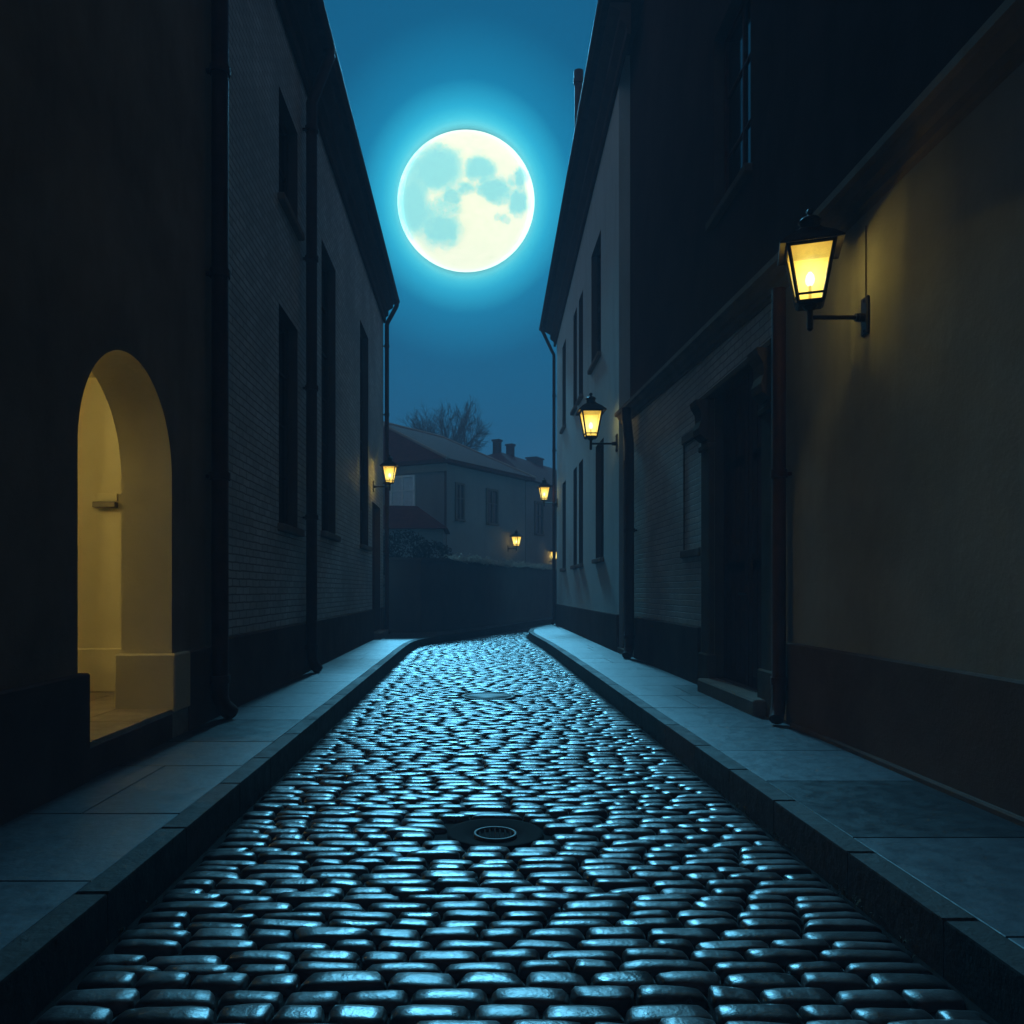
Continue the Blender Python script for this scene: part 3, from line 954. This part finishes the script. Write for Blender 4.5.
for ch in proto.children:          # this head is turned a little on its stem
    if ch.name.split('.')[0] in ('head_frame', 'roof', 'glass'):
        ch.rotation_euler.z = -.33
        ch.location = Vector((.42, 0, 0)) - Matrix.Rotation(-.33, 3, 'Z') @ Vector((.42, 0, 0))
m = MB(); m.tube([(.006, 0, .15), (.006, 0, .68)], .004, 6); m.build('shadow_rod', M['iron'], proto, False)  # thin dark rod put in for a shadow line on the wall

# ------------------------------------------------------------------ the end of the street
gw = thing('garden_wall', 'long dark garden wall curving round the bend of the street', 'wall', (0, 26, 0))
GP = [(-2.49, 22.98), (-1.5, 23.02), (-.75, 24.3), (.2, 26.6), (1.3, 29.8), (3.2, 35.2), (5.6, 41), (9, 49)]
def ribbon_wall(m, P, z0, z1f, th, offs=0):
    P = [Vector((x, y)) for x, y in P]
    n = []
    for i in range(len(P)):
        d = (P[min(i + 1, len(P) - 1)] - P[max(i - 1, 0)]).normalized()
        n.append(Vector((-d.y, d.x)))
    A = [p - q * offs for p, q in zip(P, n)]; B = [p + q * th for p, q in zip(P, n)]
    for i in range(len(P) - 1):
        za, zb = z1f(i), z1f(i + 1)
        a, b_, c, d = A[i], A[i + 1], B[i + 1], B[i]
        z0a = z0(i) if callable(z0) else z0; z0b = z0(i + 1) if callable(z0) else z0
        m.quad((*a, z0a), (*b_, z0b), (*b_, zb), (*a, za)); m.quad((*d, z0a), (*c, z0b), (*c, zb), (*d, za)); m.quad((*a, za), (*b_, zb), (*c, zb), (*d, za)); m.quad((*a, z0a), (*b_, z0b), (*c, z0b), (*d, z0a))
        if i == 0: m.quad((*a, z0a), (*d, z0a), (*d, za), (*a, za))
GZ = [2.25, 2.24, 2.26, 2.22, 2.25, 2.28, 2.3, 2.3]
m = MB(); ribbon_wall(m, GP, 0, lambda i: GZ[i], .3); m.build('wall', M['garden_wall'], gw)
m = MB(); ribbon_wall(m, GP, lambda i: GZ[i] + .003, lambda i: GZ[i] + .09, .35, .05); m.build('coping', M['garden_wall'], gw)

rnd = random.Random(12)
def leaf(mb, p, s, rnd):
    d = Vector((rnd.gauss(0, 1), rnd.gauss(0, 1), rnd.gauss(0, 1))).normalized()
    e = d.orthogonal().normalized()
    mb.add([p - d * s, p + e * s * .45, p + d * s, p - e * s * .45], [(0, 1, 2, 3)], tone=rnd.random())
hd = thing('hedge', 'dark clipped hedge rising above the left end of the garden wall', 'hedge', (-2, 25, 0))
m = MB()
for k in range(9000):
    c = rnd.choice([(-3.3, 25.2, 2.55, 1.0, .8, .75), (-2.2, 25.1, 2.5, .9, .75, .78), (-1.3, 25.6, 2.35, .7, .6, .62), (-2.7, 25.0, 1.6, 1.6, .8, .9), (-1.3, 25.6, 1.5, .7, .6, .9)])
    d = Vector((rnd.gauss(0, 1), rnd.gauss(0, 1), rnd.gauss(0, 1))).normalized() * rnd.uniform(.7, 1.04)
    leaf(m, Vector((c[0] + d.x * c[3], c[1] + d.y * c[4], c[2] + d.z * c[5])), rnd.uniform(.03, .06), rnd)
m.build('foliage', M['leaf'], hd)
m = MB()
for x in (-3.2, -2.6, -2.0, -1.4): m.tube([(x, 25.2, -.09), (x + .05, 25.25, 1.0), (x - .05, 25.1, 1.9)], [.05, .04, .02], 6)
m.build('stem', M['bark'], hd)

iv = MB()     # dry creeper along the coping
for k in range(1100):
    f = rnd.uniform(2.15, 4.9) if rnd.random() < .75 else rnd.uniform(2, 6)
    i = int(f); u = f - i
    x = GP[i][0] * (1 - u) + GP[i + 1][0] * u; y = GP[i][1] * (1 - u) + GP[i + 1][1] * u
    z = GZ[i] + .09
    if mnoise.noise((f * 3.1, 0, 4)) < -.12: continue
    p = Vector((x + rnd.uniform(-.08, .25), y, z - .02)); a = rnd.uniform(0, 2 * PI)
    l = rnd.uniform(.08, .32)
    q = p + Vector((math.cos(a) * l * .7, math.sin(a) * l * .7, l * rnd.uniform(-.1, .8))); q2 = q + Vector((math.cos(a) * l * .6, math.sin(a) * l * .6, -l * .2))
    iv.tube([p, q, q2], [.011, .008, .004], 4, cap=False)
    leaf(iv, q, .035, rnd); leaf(iv, q2, .03, rnd)
o = iv.build('creeper', M['dry']); tag(o, 'dry pale creeper trailing along the top of the garden wall', 'creeper')

# small outbuilding with a lean-to roof in front of the hipped house
sh = thing('garden_shed', 'low shed with a tiled hip roof between hedge and hipped house', 'shed', (-2.2, 29, 0))
m = MB(); m.bbox(-4.4, -1.05, 28.3, 30.9, -.09, 3.55, .01); m.build('wall', M['far_wall'], sh)
m = MB(); e = [(-4.6, 28.0, 3.56), (-.88, 28.0, 3.56), (-.88, 31.0, 3.56), (-4.6, 31.0, 3.56)]; r_ = [(-4.6, 30.0, 4.6), (-2.1, 30.0, 4.55)]
m.add(e + r_, [(0, 1, 5, 4), (1, 2, 5), (2, 3, 4, 5), (3, 0, 4), (0, 1, 2, 3)]); m.build('roof', M['tiles'], sh)

# hipped house
C = Vector((-1.12, 32.0)); D_ = Vector((.57, .82)).normalized(); E_ = Vector((-.90, .43)).normalized()
h5 = thing('hipped_house', 'far house with a red hip roof and a pale front window', 'house', (-2, 36, 0))
S = C + D_ * 6.2; F = C + E_ * 8.0; B = F + D_ * 9.0; B2 = S + E_ * 7
m = MB(); pl = [F, C, S, B2]
for a, b_ in zip(pl, pl[1:] + pl[:1]): m.quad((*a, -.09), (*b_, -.09), (*b_, 6.6), (*a, 6.6))
m.build('wall', M['far_wall'], h5)
NF = Vector((-E_.y, E_.x)); NF = NF if NF.y < 0 else -NF
NS = Vector((D_.y, -D_.x))
def oriented(mb_f, o2, ux, n2):
    """add boxes in a frame: along ux, out along n2, z"""
    pass
class FB(MB):
    """builder in a facade frame: u along, w outward, z up"""
    def __init__(self, o2, u2, n2): super().__init__(); self.fr = (o2, u2, n2)
    def fbox(self, u0, u1, w0, w1, z0, z1):
        o2, u2, n2 = self.fr
        vs = [(*(o2 + u2 * u + n2 * w), z) for z in (z0, z1) for u, w in ((u0, w0), (u1, w0), (u1, w1), (u0, w1))]
        self.add(vs, [(0, 3, 2, 1), (4, 5, 6, 7), (0, 1, 5, 4), (1, 2, 6, 5), (2, 3, 7, 6), (3, 0, 4, 7)])
def far_window(root, o2, u2, n2, u0, u1, z0, z1, pane='glass', frame='reveal', cols=2, rows=2, label=None):
    m = FB(o2, u2, n2); t_ = .09
    m.fbox(u0 - t_, u0, .002, .07, z0 - t_, z1 + t_); m.fbox(u1, u1 + t_, .002, .07, z0 - t_, z1 + t_)
    m.fbox(u0, u1, .002, .07, z1, z1 + t_); m.fbox(u0 - .05, u1 + .05, .072, .15, z0 - t_, z0); m.fbox(u0, u1, .002, .07, z0 - t_, z0)
    for i in range(1, cols): u = u0 + (u1 - u0) * i / cols; m.fbox(u - .03, u + .03, .02, .055, z0, z1)
    for i in range(1, rows): z = z0 + (z1 - z0) * i / rows + .15; m.fbox(u0, u1, .022, .052, z - .02, z + .02)
    w = m.build('window', M[frame], root)
    if label: w['label'] = label
    m = FB(o2, u2, n2); m.fbox(u0, u1, .004, .015, z0, z1); m.build('pane', M[pane], w)
far_window(h5, C, E_, NF, 1.45, 2.45, 4.65, 6.0, 'sky_pane', 'white_paint', label='white framed window with a sky reflection painted on its pane')
for u0, u1 in ((.75, 1.2), (3.0, 3.75)):
    far_window(h5, C, D_, NS, u0, u1, 4.3, 5.7)
m = FB(C, E_, NF); m.fbox(-.12, 8.1, .003, .13, 6.15, 6.45); m.build('cornice', M['far_trim'], h5)
m = MB(); ov = .35
def ext(p, *dirs):
    for d, k in dirs: p = p + d * k
    return p
e0 = ext(F, (NF, ov)); e1 = C + NF * ov * 1.0 + NS * ov * .9; e2 = ext(S, (NS, ov), (D_, ov)); e3 = ext(B2, (D_, ov))
e4 = F + D_ * 8 + E_ * .2
A1 = Vector((-4.5, 36.6)); A2 = Vector((-1.55, 40.6)); A0 = A1 + E_ * 5
pts = [(*e0, 6.6), (*e1, 6.6), (*e2, 6.6), (*e3, 6.6), (*A1, 9.15), (*A2, 9.15), (*A0, 9.15)]
m.add(pts, [(0, 1, 4, 6), (1, 2, 5, 4), (2, 3, 5), (3, 0, 6, 4, 5)])
lo = [(p[0], p[1], 6.46) for p in pts[:4]]
m.add(pts[:4] + lo, [(0, 1, 5, 4), (1, 2, 6, 5), (2, 3, 7, 6), (4, 5, 6, 7)])
m.build('roof', M['tiles'], h5)
m = MB(); m.tube([pts[1], pts[4]], .07, 8); m.tube([pts[4], pts[5]], .08, 8); m.tube([pts[5], pts[2]], .07, 8); m.build('ridge_tiles', M['far_trim'], h5)
m = MB(); m.tube([(*(C + NF * .06 + NS * .06), -.09), (*(C + NF * .06 + NS * .06), 6.4)], .05, 8); m.build('downpipe', M['pipe'], h5)

# chimney house behind
h6 = thing('chimney_house', 'farthest house with two brick chimneys above the hip roof', 'house', (3, 48, 0))
C6 = Vector((2.55, 38.6)); D6 = Vector((.50, .86)).normalized(); E6 = Vector((-.86, .50)); N6 = Vector((.86, -.50))
S6 = C6 + D6 * 13; F6 = C6 + E6 * 8; B6 = S6 + E6 * 8
m = MB(); pl = [F6, C6, S6, B6]
for a, b_ in zip(pl, pl[1:] + pl[:1]): m.quad((*a, -.09), (*b_, -.09), (*b_, 6.7), (*a, 6.7))
m.build('wall', M['far_wall'], h6)
NF6 = -D6
e = [(*(F6 + NF6 * .3), 6.7), (*(C6 + NF6 * .3 + N6 * .3), 6.7), (*(S6 + N6 * .3 + D6 * .3), 6.7), (*(B6 + D6 * .3), 6.7)]
Q1 = C6 + E6 * 4.2 + D6 * 5.0; Q2 = S6 + E6 * 4.2 - D6 * .5
m = MB(); m.add(e + [(*Q1, 9.2), (*Q2, 9.2)], [(0, 1, 4), (1, 2, 5, 4), (2, 3, 5), (3, 0, 4, 5), (0, 1, 2, 3)]); m.build('roof', M['tiles'], h6)
for q, w in ((-.2, .17), (1.4, .17)):
    p = Q1 + D6 * q
    mm = FB(p, D6, N6); mm.fbox(-w, w, -.19, .19, 8.0, 9.72); mm.fbox(-w - .05, w + .05, -.24, .24, 9.723, 9.82); ch = mm.build('chimney', M['tiles'], h6)
mm = FB(Q1 + D6 * 4.4, D6, N6); mm.fbox(-.5, .5, -.2, .45, 8.0, 9.36); mm.fbox(-.56, .56, -.26, .51, 9.363, 9.44); mm.build('dormer', M['tiles'], h6)
for u0 in (1.0, 3.6, 6.2): far_window(h6, C6, D6, N6, u0, u0 + .8, 4.2, 5.7)

# bare tree behind the roofs
def bare_tree():
    t = thing('bare_tree', 'leafless tree with fine spreading twigs behind the roofs', 'tree', (-1.75, 52, -.09))
    rn = random.Random(5)
    trunk, br = MB(), MB()
    trunk.tube([(-1.75, 52, -.09), (-1.7, 52, 3), (-1.8, 52.1, 6.2), (-1.75, 52, 9.1)], [.36, .30, .26, .22], 10)
    def grow(p, d, r_, l, depth):
        n = 4; pts = [p]; q = p.copy(); dd = d.copy()
        for i in range(n):
            dd = (dd + Vector((rn.gauss(0, .13), rn.gauss(0, .13), rn.gauss(0, .10) + .035))).normalized()
            q = q + dd * l / n; pts.append(q.copy())
        br.tube(pts, [r_ * (1 - .45 * i / n) for i in range(n + 1)], 5 if r_ > .03 else 3, cap=False)
        if depth == 0: return
        k = rn.choice((3, 3, 4))
        for j in range(k):
            f = rn.uniform(.35, 1.0) if j else 1.0
            base = pts[min(n, int(f * n))]
            a = rn.uniform(.3, .75) if j else rn.uniform(.05, .3)
            perp = dd.orthogonal().normalized(); perp.rotate(Matrix.Rotation(rn.uniform(0, 2 * PI), 3, dd))
            nd = (dd * math.cos(a) + perp * math.sin(a)).normalized()
            grow(base, nd, max(.010, r_ * rn.uniform(.42, .60)), l * rn.uniform(.60, .78), depth - 1)
    for k in range(11):
        a = 2 * PI * k / 5.5 + rn.uniform(-.3, .3); el = rn.uniform(.35, 1.25)
        grow(Vector((-1.9, 52, 9.3 - .12 * k)), Vector((math.cos(a) * math.cos(el), math.sin(a) * math.cos(el), math.sin(el))), .12, 1.95, 5)
    trunk.build('trunk', M['bark'], t); br.build('crown', M['bark'], t)
bare_tree()

# ------------------------------------------------------------------ moon, sky, light
MD = Vector((-7 / 800, 1, 387 / 800)).normalized()
DIST = 3000
ANG = R(4.32)
def mat_moon():
    m = bpy.data.materials.new('moon_surface'); m.use_nodes = True
    nt = m.node_tree; nt.nodes.clear()
    o = N(nt, 'ShaderNodeOutputMaterial')
    tc = N(nt, 'ShaderNodeTexCoord')
    sc = N(nt, 'ShaderNodeVectorMath', operation='SCALE'); sc.inputs['Scale'].default_value = 1 / (DIST * math.sin(ANG))
    nt.links.new(tc.outputs['Object'], sc.inputs[0])
    base = sc.outputs[0]
    nz = N(nt, 'ShaderNodeTexNoise', i_Scale=3.2, i_Detail=6.0, i_Roughness=.62); nt.links.new(base, nz.inputs['Vector'])
    wob = N(nt, 'ShaderNodeVectorMath', operation='MULTIPLY_ADD'); nt.links.new(nz.outputs['Color'], wob.inputs[0])
    wob.inputs[1].default_value = (.34, 0, .34)
    ad = N(nt, 'ShaderNodeVectorMath', operation='SUBTRACT'); nt.links.new(base, ad.inputs[0]); ad.inputs[1].default_value = (.17, 0, .17)
    nt.links.new(ad.outputs[0], wob.inputs[2])
    E = [(-.42, .48, .32, .27, 1), (-.78, -.03, .20, .36, 1), (-.70, .34, .18, .28, .8), (-.36, -.38, .27, .20, .9), (-.55, -.25, .17, .18, .8), (-.30, -.08, .20, .14, .6),
         (.20, .48, .19, .15, 1), (.42, .19, .21, .16, 1), (.76, .02, .12, .16, 1), (.77, .36, .09, .12, 1), (.0, .22, .15, .08, .8), (-.2, .10, .13, .10, .8), (.54, -.19, .06, .07, .7)]
    acc = None
    for cx, cz, rx, rz, am in E:
        v = N(nt, 'ShaderNodeVectorMath', operation='SUBTRACT'); nt.links.new(wob.outputs[0], v.inputs[0]); v.inputs[1].default_value = (cx, 0, cz)
        w = N(nt, 'ShaderNodeVectorMath', operation='MULTIPLY'); nt.links.new(v.outputs[0], w.inputs[0]); w.inputs[1].default_value = (1 / rx, 0, 1 / rz)
        ln = N(nt, 'ShaderNodeVectorMath', operation='LENGTH'); nt.links.new(w.outputs[0], ln.inputs[0])
        f = mapr(nt, ln.outputs['Value'], 1.45, .75, 0, am)
        acc = f if acc is None else math_n(nt, 'MAXIMUM', acc, f)
    fine = mapr(nt, noise_n(nt, base, 13, 9, .78), .30, .70, -.25, .62)
    acc2 = math_n(nt, 'ADD', acc, math_n(nt, 'MULTIPLY', fine, .8))
    col = ramp(nt, acc2, [(0, (1.0, .98, .74)), (.25, (.88, .94, .66)), (.75, (.42, .80, .70)), (1, (.30, .72, .68))])
    e = N(nt, 'ShaderNodeEmission'); nt.links.new(col, e.inputs[0]); e.inputs[1].default_value = .68   # the ray crosses the near and the far half
    t = N(nt, 'ShaderNodeBsdfTransparent')
    # additive: airlight in front of the disc adds to it
    a = N(nt, 'ShaderNodeAddShader'); nt.links.new(e.outputs[0], a.inputs[0]); nt.links.new(t.outputs[0], a.inputs[1])
    nt.links.new(a.outputs[0], o.inputs[0])
    return m
m = MB()
n_, k_ = 96, 48
rad = DIST * math.sin(ANG)
m.lathe((0, 0, 0), [(rad * math.sin(PI * i / k_), -rad * math.cos(PI * i / k_)) for i in range(k_ + 1)], n_)
mo = m.build('moon', mat_moon()); mo.location = MD * DIST; mo.scale = (1.02, 1, .955)
mo.rotation_euler = (math.asin(MD.z), 0, math.atan2(-MD.x, MD.y))
tag(mo, 'huge full moon glowing in the blue night sky', 'moon')

sun_d = bpy.data.lights.new('moonlight', 'SUN'); sun_d.energy = 4.0; sun_d.angle = R(8.6); sun_d.color = (.15, .64, 1.0)
sun = bpy.data.objects.new('moonlight', sun_d); COL.objects.link(sun)
SD = Vector((MD.x - .022, MD.y, math.tan(R(30.5)))).normalized()
sun.rotation_euler = (-SD).to_track_quat('-Z', 'Y').to_euler()

w = bpy.data.worlds.new('World'); scene.world = w; w.use_nodes = True
nt = w.node_tree; nt.nodes.clear()
out = N(nt, 'ShaderNodeOutputWorld')
bg = N(nt, 'ShaderNodeBackground')
tc = N(nt, 'ShaderNodeTexCoord')
nv = N(nt, 'ShaderNodeVectorMath', operation='NORMALIZE'); nt.links.new(tc.outputs['Generated'], nv.inputs[0])
dt = N(nt, 'ShaderNodeVectorMath', operation='DOT_PRODUCT'); nt.links.new(nv.outputs[0], dt.inputs[0]); dt.inputs[1].default_value = MD
an = math_n(nt, 'ARCCOSINE', math_n(nt, 'MINIMUM', dt.outputs['Value'], .9999999))
f = mapr(nt, an, 0, R(60), 0, 1)
D60 = lambda d: d / 60
glow = ramp(nt, f, [(0, (.0, .01, .03)), (D60(3.95), (.0, .03, .08)), (D60(4.3), (.22, .92, 1.0)), (D60(4.75), (.07, .74, .96)), (D60(5.4), (.028, .52, .80)), (D60(6.8), (.007, .245, .47)),
                    (D60(10), (.004, .130, .28)), (D60(15), (.005, .112, .245)), (D60(24), (.026, .13, .25)), (D60(38), (.085, .130, .19)), (1, (.11, .100, .105))])
sky = N(nt, 'ShaderNodeTexSky', sky_type='NISHITA'); sky.sun_disc = False; sky.sun_elevation = math.asin(MD.z); sky.sun_rotation = math.atan2(MD.x, MD.y)
tint = N(nt, 'ShaderNodeVectorMath', operation='MULTIPLY'); nt.links.new(sky.outputs[0], tint.inputs[0]); tint.inputs[1].default_value = (.0001, .0004, .0006)
sm = N(nt, 'ShaderNodeVectorMath', operation='ADD'); nt.links.new(glow, sm.inputs[0]); nt.links.new(tint.outputs[0], sm.inputs[1])
nt.links.new(sm.outputs[0], bg.inputs[0]); bg.inputs[1].default_value = 1.0
nt.links.new(bg.outputs[0], out.inputs[0])

# night air
HAZE = True
if HAZE:
    m = MB(); m.box(-62, 62, -32, 97, -1.1, 17)
    hm = bpy.data.materials.new('night_air'); hm.use_nodes = True
    nt = hm.node_tree; nt.nodes.clear()
    o = N(nt, 'ShaderNodeOutputMaterial'); v = N(nt, 'ShaderNodeVolumePrincipled')
    v.inputs['Color'].default_value = (.6, .75, 1.0, 1); v.inputs['Density'].default_value = .008; v.inputs['Anisotropy'].default_value = -.25
    nt.links.new(v.outputs[0], o.inputs['Volume'])
    hz = m.build('haze', hm); hz['kind'] = 'stuff'; hz['label'] = 'thin blue night haze over the street'; hz['category'] = 'haze'

# ------------------------------------------------------------------ camera and render
cd = bpy.data.cameras.new('camera'); cd.sensor_width = 36; cd.lens = 800 / 1024 * 36
cd.shift_x = (512 - 473) / 1024; cd.shift_y = (590 - 512) / 1024
cd.clip_start = .05; cd.clip_end = 10000
cam = bpy.data.objects.new('camera', cd); COL.objects.link(cam)
cam.location = (0, 0, 1.4); cam.rotation_euler = (PI / 2, 0, 0)
scene.camera = cam
scene.view_settings.view_transform = 'Standard'; scene.view_settings.look = 'None'
scene.view_settings.exposure = 0; scene.view_settings.gamma = 1
scene.view_settings.use_curve_mapping = False
cy = scene.cycles
cy.use_denoising = True
try: cy.denoiser = 'OPENIMAGEDENOISE'
except Exception: pass
cy.max_bounces = 8; cy.diffuse_bounces = 4; cy.glossy_bounces = 3; cy.transparent_max_bounces = 12; cy.volume_bounces = 0
cy.sample_clamp_indirect = 4; cy.caustics_reflective = False; cy.caustics_refractive = False
